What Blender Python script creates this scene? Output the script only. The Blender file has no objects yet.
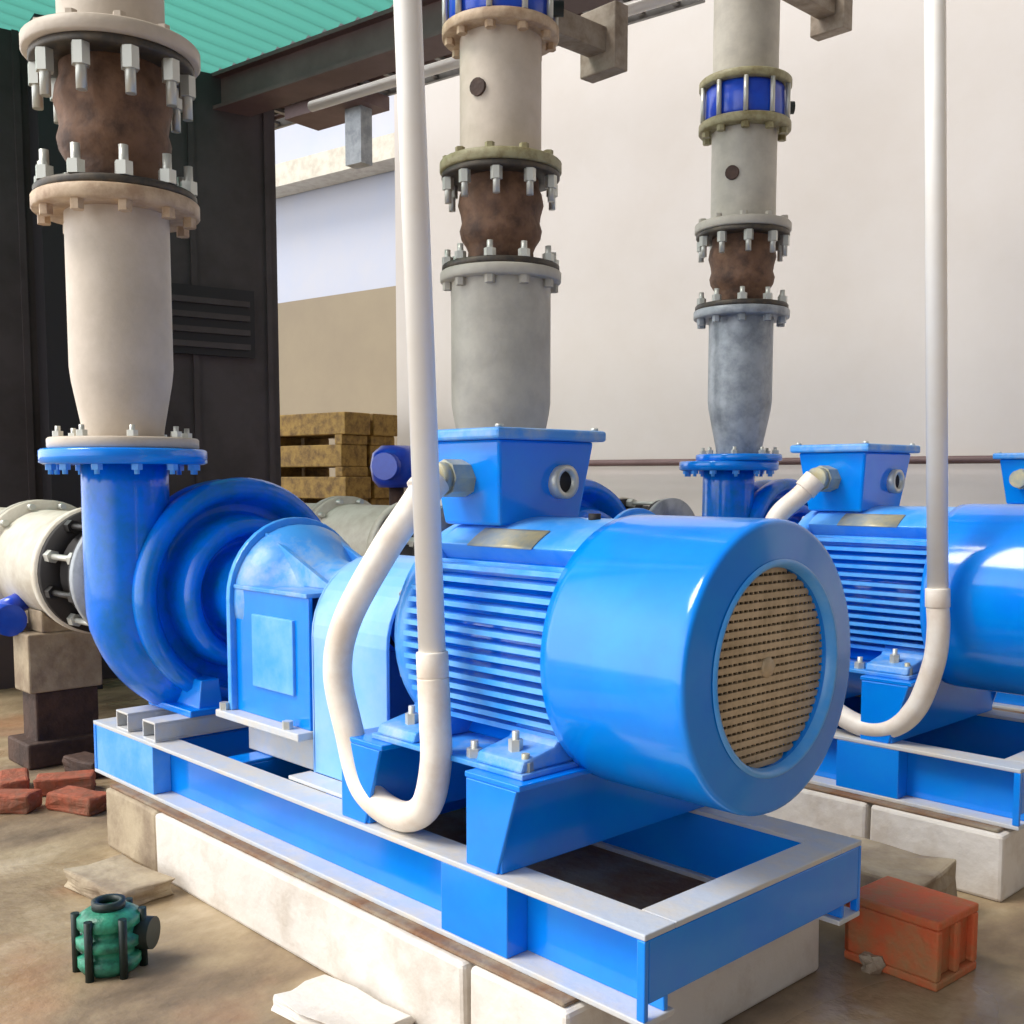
import bpy, math, random
from mathutils import Vector, Matrix
random.seed(7)
PI = math.pi
sc = bpy.context.scene
col = sc.collection

# ------------------------------------------------------------------ materials
def mat(name, c, rough=.5, metal=0, var=0, vscale=6, c2=None, bump=0, bscale=40, coat=0, detail=6, lo=.4, hi=.65, spec=.5):
    m = bpy.data.materials.new(name); m.use_nodes = True
    nt = m.node_tree; b = nt.nodes['Principled BSDF']
    b.inputs['Roughness'].default_value = rough; b.inputs['Metallic'].default_value = metal
    b.inputs['Coat Weight'].default_value = coat; b.inputs['Coat Roughness'].default_value = .12
    b.inputs['Specular IOR Level'].default_value = spec; b.inputs['Coat IOR'].default_value = 1.62 if coat else 1.5
    b.inputs['Base Color'].default_value = (*c, 1)
    tc = nt.nodes.new('ShaderNodeTexCoord')
    if c2 is not None:
        n = nt.nodes.new('ShaderNodeTexNoise'); n.inputs['Scale'].default_value = vscale; n.inputs['Detail'].default_value = detail
        n.inputs['Roughness'].default_value = .65
        nt.links.new(tc.outputs['Object'], n.inputs['Vector'])
        r = nt.nodes.new('ShaderNodeMapRange'); r.inputs[1].default_value = lo; r.inputs[2].default_value = hi
        nt.links.new(n.outputs['Fac'], r.inputs[0])
        x = nt.nodes.new('ShaderNodeMix'); x.data_type = 'RGBA'
        x.inputs[6].default_value = (*c, 1); x.inputs[7].default_value = (*c2, 1)
        nt.links.new(r.outputs[0], x.inputs[0]); nt.links.new(x.outputs[2], b.inputs['Base Color'])
    if bump:
        n2 = nt.nodes.new('ShaderNodeTexNoise'); n2.inputs['Scale'].default_value = bscale; n2.inputs['Detail'].default_value = 5
        nt.links.new(tc.outputs['Object'], n2.inputs['Vector'])
        bp = nt.nodes.new('ShaderNodeBump'); bp.inputs['Strength'].default_value = bump; bp.inputs['Distance'].default_value = .02
        nt.links.new(n2.outputs['Fac'], bp.inputs['Height']); nt.links.new(bp.outputs[0], b.inputs['Normal'])
    return m
def S(r, g, b):
    f = lambda v: ((v/255+.055)/1.055)**2.4 if v > 10 else v/255/12.92
    return (f(r), f(g), f(b))
M = {}
M['blue'] = mat('blue_paint', S(0,130,242), .35, c2=S(0,141,242), vscale=5, bump=.03, bscale=20, coat=.85, spec=.05)
M['blue_cast'] = mat('blue_cast_paint', S(0,120,244), .36, c2=S(0,114,192), vscale=7, bump=.14, bscale=28, coat=.6, spec=.1)
M['blue_dusty'] = mat('dusty_blue_paint', S(60,150,232), .45, c2=S(180,194,200), vscale=7, bump=.08, coat=.1, lo=.45, hi=.8)
M['blue_light'] = mat('pale_blue_paint', S(60,160,250), .36, c2=S(112,182,250), vscale=5, bump=.05, coat=.4, spec=.2)
M['blue_pale'] = mat('pale_sheet_paint', S(122,184,252), .4, c2=S(146,192,250), vscale=4, bump=.04, coat=.3, spec=.3)
M['steel_top'] = mat('dusty_flange_top', S(190,198,210), .5, c2=S(208,202,192), vscale=9, bump=.1)
M['valve_blue'] = mat('valve_blue', S(15,60,190), .3, c2=S(20,80,210), coat=.3)
M['beige'] = mat('beige_pipe_paint', S(212,198,182), .5, c2=S(192,178,160), vscale=5, bump=.08, lo=.35, hi=.7)
M['beige_warm'] = mat('warm_beige_flange', S(205,180,150), .5, c2=S(170,140,112), vscale=12, bump=.12)
M['grey_pipe'] = mat('grey_pipe_paint', S(196,190,176), .5, c2=S(176,170,158), vscale=5, bump=.08)
M['galv'] = mat('galvanised_grey', S(172,177,182), .42, metal=.2, c2=S(130,136,142), vscale=8, bump=.06)
M['olive'] = mat('olive_beige_flange', S(165,158,122), .5, c2=S(130,118,80), vscale=18, bump=.12)
M['rust'] = mat('rusty_brown_rubber', S(120,88,66), .7, c2=S(72,50,38), vscale=9, bump=.3, bscale=25)
M['darkring'] = mat('dark_backing_ring', S(70,66,62), .5, metal=.4, c2=S(95,85,72), vscale=20)
M['bolt'] = mat('zinc_bolt', S(205,205,196), .35, metal=.4)
M['bolt_dark'] = mat('dark_bolt', S(60,58,56), .45, metal=.6)
M['concrete'] = mat('white_concrete', S(226,220,212), .8, c2=S(198,186,172), vscale=4, bump=.35, bscale=16, lo=.48, hi=.72)
M['concrete_edge'] = mat('dirty_grout', S(128,92,66), .85, c2=S(150,140,122), vscale=5, bump=.4, bscale=30)
M['concrete_tan'] = mat('tan_concrete', S(182,166,140), .85, c2=S(140,122,102), vscale=5, bump=.4, bscale=18)
M['hose'] = mat('cream_hose', S(244,236,224), .45, c2=S(228,212,194), vscale=7, bump=.05)
M['conduit'] = mat('white_conduit', S(251,248,242), .35, c2=S(246,240,230), vscale=3, coat=.2)
M['grille'] = mat('tan_grille', S(200,180,150), .5, c2=S(172,152,122), vscale=14, metal=.2)
M['dark'] = mat('dark_interior', S(34,30,30), .7)
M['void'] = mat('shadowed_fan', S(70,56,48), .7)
M['plate'] = mat('tan_nameplate', S(196,186,150), .4, c2=S(150,160,160), vscale=14, metal=.2)
M['orange'] = mat('orange_block', S(205,98,56), .7, c2=S(168,120,78), vscale=9, bump=.3)
M['green'] = mat('green_cast', S(52,150,118), .4, c2=S(28,92,76), vscale=22, bump=.2)
M['greendark'] = mat('green_dark', S(24,44,40), .5, c2=S(16,28,26), vscale=20)
M['brick'] = mat('red_brick', S(168,88,62), .85, c2=S(128,86,66), vscale=12, bump=.4)
M['wood'] = mat('yellow_wood', S(168,132,62), .7, c2=S(110,80,36), vscale=12, bump=.2)
M['brown'] = mat('brown_steel', S(84,62,52), .75, c2=S(54,40,36), vscale=6, bump=.3)
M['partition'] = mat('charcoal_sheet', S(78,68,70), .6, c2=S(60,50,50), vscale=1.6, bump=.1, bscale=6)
M['black'] = mat('black_steel', S(34,30,34), .5)
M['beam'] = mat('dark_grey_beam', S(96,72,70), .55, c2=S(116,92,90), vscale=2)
M['tray'] = mat('galvanised_tray', S(150,148,146), .4, metal=.3, c2=S(120,118,116), vscale=6)
M['armtan'] = mat('tan_bracket', S(165,152,136), .6, c2=S(128,112,94), vscale=8)
M['pale'] = mat('pale_pipe_paint', S(222,216,200), .5, c2=S(200,190,172), vscale=6, bump=.1)
M['stone'] = mat('pale_stone', S(176,160,140), .85, c2=S(140,120,100), vscale=15, bump=.3)

def wallmat(name, c, c2, seam=1.35):
    m = mat(name, c, .7, c2=c2, vscale=.7, bump=.05, bscale=12, lo=.35, hi=.75)
    return m
M['wall'] = wallmat('white_wall', S(216,209,203), S(208,199,190))
M['outer'] = wallmat('pale_lilac_wall', S(190,196,214), S(200,200,208))
M['outer_tan'] = wallmat('tan_block_wall', S(150,136,112), S(138,124,104))

def teal():
    m = bpy.data.materials.new('teal_translucent_sheet'); m.use_nodes = True
    nt = m.node_tree; b = nt.nodes['Principled BSDF']; out = nt.nodes['Material Output']
    b.inputs['Base Color'].default_value = (*S(60,190,170), 1); b.inputs['Roughness'].default_value = .4
    t = nt.nodes.new('ShaderNodeBsdfTranslucent'); t.inputs['Color'].default_value = (*S(112,200,184), 1)
    mx = nt.nodes.new('ShaderNodeMixShader'); mx.inputs[0].default_value = .5
    nt.links.new(b.outputs[0], mx.inputs[1]); nt.links.new(t.outputs[0], mx.inputs[2]); nt.links.new(mx.outputs[0], out.inputs[0])
    return m
M['teal'] = teal()

def floor_mat():
    m = bpy.data.materials.new('wet_dusty_floor'); m.use_nodes = True
    nt = m.node_tree; b = nt.nodes['Principled BSDF']
    tc = nt.nodes.new('ShaderNodeTexCoord')
    mp = nt.nodes.new('ShaderNodeMapping'); mp.inputs['Rotation'].default_value = (0,0,.75); mp.inputs['Scale'].default_value = (1.,.55,1)
    nt.links.new(tc.outputs['Object'], mp.inputs['Vector'])
    n = nt.nodes.new('ShaderNodeTexNoise'); n.inputs['Scale'].default_value = 2.6; n.inputs['Detail'].default_value = 8; n.inputs['Roughness'].default_value = .6
    nt.links.new(mp.outputs[0], n.inputs['Vector'])
    r = nt.nodes.new('ShaderNodeValToRGB'); e = r.color_ramp.elements
    e[0].position = .33; e[0].color = (*S(104,88,70), 1); e[1].position = .7; e[1].color = (*S(196,178,150), 1)
    x = e.new(.45); x.color = (*S(138,118,94), 1); x = e.new(.56); x.color = (*S(164,144,114), 1)
    nt.links.new(n.outputs['Fac'], r.inputs[0])
    n3 = nt.nodes.new('ShaderNodeTexNoise'); n3.inputs['Scale'].default_value = 1.7; n3.inputs['Detail'].default_value = 3
    nt.links.new(tc.outputs['Object'], n3.inputs['Vector'])
    mr = nt.nodes.new('ShaderNodeMapRange'); mr.inputs[1].default_value = .55; mr.inputs[2].default_value = .72; mr.inputs[4].default_value = .55
    nt.links.new(n3.outputs['Fac'], mr.inputs[0])
    mx = nt.nodes.new('ShaderNodeMix'); mx.data_type = 'RGBA'; mx.inputs[7].default_value = (*S(176,122,88), 1)
    nt.links.new(mr.outputs[0], mx.inputs[0]); nt.links.new(r.outputs[0], mx.inputs[6]); nt.links.new(mx.outputs[2], b.inputs['Base Color'])
    n4 = nt.nodes.new('ShaderNodeTexNoise'); n4.inputs['Scale'].default_value = 1.3
    nt.links.new(mp.outputs[0], n4.inputs['Vector'])
    m4 = nt.nodes.new('ShaderNodeMapRange'); m4.inputs[1].default_value = .45; m4.inputs[2].default_value = .6; m4.inputs[3].default_value = .75; m4.inputs[4].default_value = .25
    nt.links.new(n4.outputs['Fac'], m4.inputs[0]); nt.links.new(m4.outputs[0], b.inputs['Roughness'])
    n2 = nt.nodes.new('ShaderNodeTexNoise'); n2.inputs['Scale'].default_value = 14; n2.inputs['Detail'].default_value = 6
    nt.links.new(tc.outputs['Object'], n2.inputs['Vector'])
    bp = nt.nodes.new('ShaderNodeBump'); bp.inputs['Strength'].default_value = .3; bp.inputs['Distance'].default_value = .03
    nt.links.new(n2.outputs['Fac'], bp.inputs['Height']); nt.links.new(bp.outputs[0], b.inputs['Normal'])
    return m
M['floor'] = floor_mat()

# ------------------------------------------------------------------ mesh builder
class MB:
    def __init__(s): s.v = []; s.f = []; s.sm = []
    def add(s, vs, fs, smooth=False):
        o = len(s.v); s.v += [tuple(v) for v in vs]
        for f in fs: s.f.append([i+o for i in f]); s.sm.append(smooth)
        return s
    def box(s, x0, x1, y0, y1, z0, z1, mtx=None):
        vs = [Vector((x, y, z)) for x in (x0, x1) for y in (y0, y1) for z in (z0, z1)]
        if mtx: vs = [mtx @ v for v in vs]
        return s.add(vs, [(0,1,3,2),(4,6,7,5),(0,4,5,1),(2,3,7,6),(0,2,6,4),(1,5,7,3)])
    def lathe(s, prof, o=(0,0,0), axis='z', n=48, smooth=True, closed=False, a0=0, a1=None):
        """prof: (radius, height) pairs about the axis"""
        full = a1 is None; span = 2*PI if full else a1-a0
        k = n if full else n+1; vs = []
        for i in range(k):
            a = a0+span*i/n
            for r, h in prof:
                p = (r*math.cos(a), r*math.sin(a), h)
                if axis == 'x': p = (h, r*math.cos(a), r*math.sin(a))
                if axis == 'y': p = (r*math.cos(a), h, -r*math.sin(a))
                vs.append((p[0]+o[0], p[1]+o[1], p[2]+o[2]))
        m = len(prof); fs = []
        for i in range(n):
            j = (i+1) % k
            for q in range(m-(0 if closed else 1)):
                w = (q+1) % m
                fs.append((i*m+q, j*m+q, j*m+w, i*m+w))
        o0 = len(s.v); s.add(vs, fs, smooth)
        if not full and closed:
            s.f.append([o0+q for q in range(m)]); s.sm.append(False)
            s.f.append([o0+n*m+q for q in reversed(range(m))]); s.sm.append(False)
        return s
    def cyl(s, a, b, r, n=16, r2=None, smooth=True, caps=True):
        a, b = Vector(a), Vector(b); r2 = r if r2 is None else r2
        d = (b-a).normalized(); u = d.orthogonal().normalized(); w = d.cross(u)
        vs = []
        for i in range(n):
            t = 2*PI*i/n; e = u*math.cos(t)+w*math.sin(t)
            vs += [a+e*r, b+e*r2]
        fs = [(2*i, 2*((i+1)%n), 2*((i+1)%n)+1, 2*i+1) for i in range(n)]
        o = len(s.v); s.add(vs, fs, smooth)
        if caps:
            s.f.append([o+2*i for i in reversed(range(n))]); s.sm.append(False)
            s.f.append([o+2*i+1 for i in range(n)]); s.sm.append(False)
        return s
    def tube(s, pts, rad, n=18, caps=True, up=None):
        """rad: number or list"""
        P = [Vector(p) for p in pts]; k = len(P)
        R = rad if isinstance(rad, (list, tuple)) else [rad]*k
        tang = [(P[min(i+1,k-1)]-P[max(i-1,0)]).normalized() for i in range(k)]
        u = tang[0].orthogonal().normalized() if up is None else (Vector(up)-tang[0]*Vector(up).dot(tang[0])).normalized()
        vs = []
        for i in range(k):
            u = (u-tang[i]*u.dot(tang[i])).normalized(); w = tang[i].cross(u)
            for j in range(n):
                t = 2*PI*j/n; vs.append(P[i]+(u*math.cos(t)+w*math.sin(t))*R[i])
        fs = [(i*n+j, i*n+(j+1)%n, (i+1)*n+(j+1)%n, (i+1)*n+j) for i in range(k-1) for j in range(n)]
        o = len(s.v); s.add(vs, fs, True)
        if caps:
            s.f.append([o+j for j in reversed(range(n))]); s.sm.append(False)
            s.f.append([o+(k-1)*n+j for j in range(n)]); s.sm.append(False)
        return s
    def prism(s, poly, x0, x1, plane='yz', smooth=False):
        n = len(poly)
        def P(a, b, h): return (h, a, b) if plane == 'yz' else ((a, h, b) if plane == 'xz' else (a, b, h))
        vs = [P(a, b, x0) for a, b in poly]+[P(a, b, x1) for a, b in poly]
        o = len(s.v)
        s.add(vs, [(i, (i+1)%n, n+(i+1)%n, n+i) for i in range(n)], smooth)
        s.f.append([o+i for i in reversed(range(n))]); s.sm.append(False)
        s.f.append([o+n+i for i in range(n)]); s.sm.append(False)
        return s
    def build(s, name, m, parent=None, bevel=0, off=(0,0,0), seg=2):
        me = bpy.data.meshes.new(name)
        me.from_pydata([(v[0]-off[0], v[1]-off[1], v[2]-off[2]) for v in s.v], [], s.f)
        me.polygons.foreach_set('use_smooth', s.sm); me.update()
        import bmesh
        bm = bmesh.new(); bm.from_mesh(me); bmesh.ops.recalc_face_normals(bm, faces=bm.faces); bm.to_mesh(me); bm.free()
        me.materials.append(M[m] if isinstance(m, str) else m)
        o = bpy.data.objects.new(name, me); col.objects.link(o); o.location = off
        if parent: o.parent = parent
        if bevel:
            b = o.modifiers.new('bevel', 'BEVEL'); b.width = bevel; b.segments = seg; b.limit_method = 'ANGLE'; b.angle_limit = .7
            b.harden_normals = False
        return o

def rnd(o, amt=.01, sub=0):
    for v in o.data.vertices:
        v.co += Vector((random.uniform(-amt, amt), random.uniform(-amt, amt), random.uniform(-amt, amt)))
    return o
def tag(o, label=None, cat=None, group=None, kind=None):
    for k, v in (('label', label), ('category', cat), ('group', group), ('kind', kind)):
        if v: o[k] = v
    return o
def empty(name, loc, label, cat, group=None):
    o = bpy.data.objects.new(name, None); col.objects.link(o); o.location = loc; o.empty_display_size = .1
    return tag(o, label, cat, group)
def copy_tree(o, parent=None):
    c = o.copy(); col.objects.link(c)
    if parent: c.parent = parent
    for ch in o.children: copy_tree(ch, c)
    return c
def smooth_path(pts, n=10):
    P = [Vector(p) for p in pts]; out = []
    for i in range(len(P)-1):
        a, b, c, d = P[max(i-1,0)], P[i], P[i+1], P[min(i+2,len(P)-1)]
        for j in range(n):
            t = j/n
            out.append(.5*((2*b)+(-a+c)*t+(2*a-5*b+4*c-d)*t*t+(-a+3*b-3*c+d)*t**3))
    out.append(P[-1]); return out

# ------------------------------------------------------------------ frame of reference
CZ = 1.28; FZ = -.07
F = Vector((-.728, .686, 0)).normalized(); R = Vector((F.y, -F.x, 0))
W = Vector((-.988, -.155, 0)).normalized(); WN = Vector((-W.y, W.x, 0))   # along the building, and across it
if WN.dot(F) < 0: WN = -WN
SP = 1.85; AY = 2.09; AZ = .86; FT = .364; PT = .164

# ------------------------------------------------------------------ setting
def struct(o): o['kind'] = 'structure'; return o
fl = MB().add([(-22,-4,FZ),(7,-4,FZ),(7,16,FZ),(-22,16,FZ)], [(0,1,2,3)]); 
struct(fl.build('floor', 'floor'))
def frame_mtx(p, d):
    d = Vector(d).normalized(); n = Vector((-d.y, d.x, 0))
    m = Matrix(((d.x, n.x, 0, p[0]), (d.y, n.y, 0, p[1]), (0, 0, 1, 0), (0, 0, 0, 1)))
    return m
P0 = 9*F+1.547*R
# white back wall, running along W from t=-9 to t=3.75 ; local x is along W
mw = frame_mtx(P0, W)
sgn = -1 if (mw.to_3x3() @ Vector((0,1,0))).dot(F) < 0 else 1
wb = MB().box(-9, 3.42, 0, sgn*.25, FZ, 6.2, mw)
struct(wb.build('wall_back', 'wall'))
# far walls seen through the opening
Pf = 16*F
mf = frame_mtx(Pf, W)
struct(MB().box(-1, 9, 0, sgn*.3, FZ, 4.3, mf).build('wall_far', 'outer_tan'))
struct(MB().box(-3, 11, sgn*1.5, sgn*1.8, FZ, 8.2, mf).build('wall_outside', 'outer'))
struct(MB().box(-1, 9, sgn*.9, sgn*1.45, 6.6, 7.0, mf).build('trim_4', 'pale'))
# charcoal partition reaching the roof
Pa = 8.1*F+(282-512)/1094*8.1*R; Pb = 6.7*F+(-95-512)/1094*6.7*R
dp = (Pb-Pa); L = dp.length; mp_ = frame_mtx(Pa, dp)
s2 = -1 if (mp_.to_3x3() @ Vector((0,1,0))).dot(F) < 0 else 1
pt = MB().box(0, L, 0, s2*.12, FZ, 4.08, mp_)
for i in range(8): pt.box(.05+i*.55, .09+i*.55, -s2*.02, 0, FZ, 4.08, mp_)
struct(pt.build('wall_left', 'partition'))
struct(MB().box(L-1.05, L-.78, -s2*.35, -s2*.1, FZ, 4.08, mp_).build('trim_1', 'black'))
# louvre panel on the partition
lv = empty('louvre_panel', mp_ @ Vector((.62,-s2*.03,2.05)), 'dark louvred panel fixed to the charcoal partition between reducer and opening', 'vent')
a = MB().box(.2, .95, -s2*.05, -s2*.02, 2.15, 2.62, mp_).build('frame', 'black'); b_ = MB()
for i in range(4): b_.box(.24, .91, -s2*.07, -s2*.05, 2.2+i*.1, 2.24+i*.1, mp_)
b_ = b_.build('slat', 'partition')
for o in (a, b_): o.parent = lv; o.matrix_parent_inverse = Matrix.Translation(lv.location).inverted()
# roof: teal corrugated sheet with the dark eaves beam
Pr = 8*F+(200-512)/1094*8*R
mr = frame_mtx(Pr, -W)
s3 = -1 if (mr.to_3x3() @ Vector((0,1,0))).dot(F) < 0 else 1     # s3*y is away from camera
def corr(x0, x1, y0, y1, z):
    m = MB(); n = int((x1-x0)/.03); vs = []
    for i in range(n+1):
        x = x0+(x1-x0)*i/n; zz = z+.02*math.sin(i*PI/2.5)
        vs += [mr @ Vector((x, y0, zz)), mr @ Vector((x, y1, zz+.0))]
    return m.add(vs, [(2*i, 2*i+2, 2*i+3, 2*i+1) for i in range(n)], True)
struct(corr(-5, 2.6, -s3*3., s3*.05, 4.11).build('ceiling', 'teal'))
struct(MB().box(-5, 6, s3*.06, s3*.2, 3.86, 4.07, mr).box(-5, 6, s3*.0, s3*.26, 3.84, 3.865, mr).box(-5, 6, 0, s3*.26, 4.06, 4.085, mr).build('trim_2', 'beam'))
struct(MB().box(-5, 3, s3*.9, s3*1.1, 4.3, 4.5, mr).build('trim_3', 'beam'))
# cable tray along the building
Pt = 8*F+(400-512)/1094*8*R; mt = frame_mtx(Pt, -W)
ct = empty('cable_tray', Pt+Vector((0,0,4.28)), 'long galvanised ladder cable tray hanging under the roof', 'cable tray')
def par(o, p): o.parent = p; o.matrix_parent_inverse = Matrix.Translation(p.location).inverted(); return o
for yy in (0, s3*.42):
    par(MB().box(-4, 2.2, yy-.015, yy+.015, 4.2, 4.31, mt).build('side_rail', 'tray'), ct)
rg = MB()
for i in range(25): rg.box(-4+i*.25, -3.96+i*.25, -.0, s3*.42, 4.215, 4.24, mt)
par(rg.build('rungs', 'tray'), ct)
cb = empty('cable_bundle', Pt+Vector((0,0,4.26)), 'dark cables lying side by side in the long cable tray', 'cables')
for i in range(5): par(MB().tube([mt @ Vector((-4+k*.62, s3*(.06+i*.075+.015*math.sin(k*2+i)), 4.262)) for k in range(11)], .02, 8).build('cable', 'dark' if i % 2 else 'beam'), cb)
pw = MB().cyl(mr @ Vector((.8, s3*.42, 3.86)), mr @ Vector((6, s3*.42, 3.86)), .035)
tag(pw.build('conduit_pipe', 'conduit'), 'straight white pipe run under the dark roof beam', 'pipe')
for i, t in enumerate((-.45, 2.1)):
    pass
tb = empty('roof_bracket', mt @ Vector((-.75, s3*.3, 3.8)), 'grey hanging bracket below the cable tray above the opening', 'bracket')
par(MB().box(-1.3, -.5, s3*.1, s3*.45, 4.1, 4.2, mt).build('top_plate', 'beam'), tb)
par(MB().box(-.75, -.58, s3*.22, s3*.34, 3.68, 4.1, mt).build('hanger', 'galv'), tb)
# long thin rail along the back wall
tr2 = MB().cyl(mw @ Vector((3.6, -sgn*.12, CZ+.15)), mw @ Vector((-8, -sgn*.12, CZ+.13)), .028, 10)
for t in (-6,-3.5,-1,1.2,3): tr2.cyl(mw @ Vector((t,-sgn*.12,CZ+.145)), mw @ Vector((t,0,CZ+.145)), .015, 8)
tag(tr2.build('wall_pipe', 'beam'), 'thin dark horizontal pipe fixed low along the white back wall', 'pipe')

# ------------------------------------------------------------------ pump set
ORD = ['nearest pump set, foreground', 'middle pump set, behind the foreground motor', 'farthest pump set, beside the back wall']

# plinths
def make_plinth(dy, label, x0=-3.9, x1=-1.54):
    r = empty('concrete_plinth', ((x0+x1)/2, AY+dy, 0), label, 'plinth', None)
    ox, oy = (x0+x1)/2, AY+dy
    import bmesh
    def blk(name, m, a, b, c, d, e, f, amt):
        mb = MB(); nx = max(2, int((b-a)/.12)); ny = 8
        # subdivided box so that edges can be ragged
        bm = bmesh.new(); bmesh.ops.create_cube(bm, size=1)
        for v in bm.verts: v.co = Vector((a if v.co.x < 0 else b, c if v.co.y < 0 else d, e if v.co.z < 0 else f))
        long_e = [ed for ed in bm.edges if abs((ed.verts[0].co-ed.verts[1].co).x) > .1]
        bmesh.ops.subdivide_edges(bm, edges=long_e, cuts=nx, use_grid_fill=True)
        for v in bm.verts:
            if v.co.z > e+.01 and v.co.y < c+.2: v.co.y += random.uniform(-amt, amt)
            v.co.x += random.uniform(-amt, amt)*.5
        me = bpy.data.meshes.new(name); bm.to_mesh(me); bm.free(); me.materials.append(M[m])
        for v in me.vertices: v.co -= Vector((ox, oy, 0))
        o = bpy.data.objects.new(name, me); col.objects.link(o); o.parent = r
        bv = o.modifiers.new('bevel', 'BEVEL'); bv.width = .012; bv.segments = 2; bv.limit_method = 'ANGLE'
        return o
    xm = -1.86
    blk('block', 'concrete', x0+.42, xm-.012, 1.61+dy, 2.62+dy, FZ, PT-.012, .006)
    blk('block', 'concrete', xm, x1, 1.615+dy, 2.62+dy, FZ, PT-.012, .006)
    blk('block', 'concrete_tan', x0, x0+.42, 1.615+dy, 2.62+dy, FZ, PT-.012, .008)
    blk('grout', 'concrete_edge', x0+.02, x1-.02, 1.625+dy, 2.6+dy, PT-.012, PT, .004)
    return r
make_plinth(0, 'pale concrete plinth in two blocks under the foreground base frame')
make_plinth(SP, 'dusty concrete plinth under the middle blue base frame, right edge', x1=-1.4)
make_plinth(2*SP, 'concrete plinth under the farthest blue base frame')

# base frame
def make_frame():
    r = empty('base_frame', (-2.75, AY, PT), 'blue channel steel base frame on the white foreground plinth', 'base frame', 'blue base frames under the pump sets')
    o = (-2.75, AY, PT)
    def b(mb, name, m='blue', bv=.003):
        ob = mb.build(name, m, r, bv, off=o); ob.location = (0,0,0); return ob
    X0, X1, Y0, Y1 = -4.1, -1.37, 1.66, 2.52; t = .014
    for y0, dsn in ((Y0, 1), (Y1, -1)):
        ys = lambda a, c: sorted((y0+dsn*a, y0+dsn*c))
        m = MB()
        m.box(X0+.03, X1-.005, *ys(.07,.07+t), PT+t, FT-t)
        b(m, 'rail_web')
        b(MB().box(X0, X1, *ys(0,.1), FT-t, FT), 'top_flange', 'steel_top')
        b(MB().box(X0, X1, *ys(0,.1), PT, PT+t), 'bottom_flange', 'steel_top')
        for xa, xb in ((-4.09,-3.6), (-2.02,-1.782)):
            b(MB().box(xa, xb, *ys(.003,.07), PT+t, FT-t), 'stiffener_box', 'blue_light' if (dsn == 1 and xa < -3) else 'blue')
    # end rails
    for x, d in ((X1, -1), (X0, 1)):
        xs = lambda a, c: sorted((x+d*a, x+d*c))
        b(MB().box(*xs(.03,.03+t), Y0+.1, Y1-.1, FT-.135, FT-t), 'end_web')
        b(MB().box(*xs(0,.095), Y0+.1, Y1-.1, FT-t, FT), 'end_top_flange', 'steel_top')
        for y in (Y0, Y1-t): b(MB().box(*xs(0.,.022), y, y+t, PT+t, FT-t), 'corner_post', 'blue')
        b(MB().box(*xs(0,.012), Y0+.014, Y1-.014, FT-.15, FT-t), 'end_plate', 'blue')
    # cross members under the pump
    for x in (-3.98, -3.66, -3.2, -2.62):
        b(MB().box(x-.05, x+.05, Y0+.1, Y1-.1, FT-.012, FT-.001).box(x-.05, x-.038, Y0+.1, Y1-.1, FT-.12, FT-.012).box(x+.038, x+.05, Y0+.1, Y1-.1, FT-.12, FT-.012), 'cross_member', 'blue')
    # pads on top under the pump feet: short square tubes
    for x in (-3.86, -3.64):
        m = MB().box(x-.05, x+.05, Y0+.01, Y1-.01, FT+.062, FT+.07).box(x-.05, x+.05, Y0+.01, Y1-.01, FT, FT+.008)
        m.box(x-.05, x-.042, Y0+.01, Y1-.01, FT+.008, FT+.062).box(x+.042, x+.05, Y0+.01, Y1-.01, FT+.008, FT+.062)
        b(m, 'square_tube', 'steel_top', .002)
    # motor support beams
    for x in (-1.84, -2.36):
        m = MB()
        m.box(x+.01, x+.022, Y0+.02, Y1-.02, FT, .575).box(x-.1, x+.09, Y0+.012, Y1-.012, .575, .59)
        m.box(x-.095, x-.083, Y0+.02, Y1-.02, FT, .575)
        b(m, 'motor_support')
        for y in (Y0+.012, Y1-.024):
            b(MB().prism([(x-.095,FT),(x+.012,FT),(x+.08,.575),(x-.095,.575)], y, y+.012, 'xz'), 'gusset', 'blue')
    return r
fr = make_frame()
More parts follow.
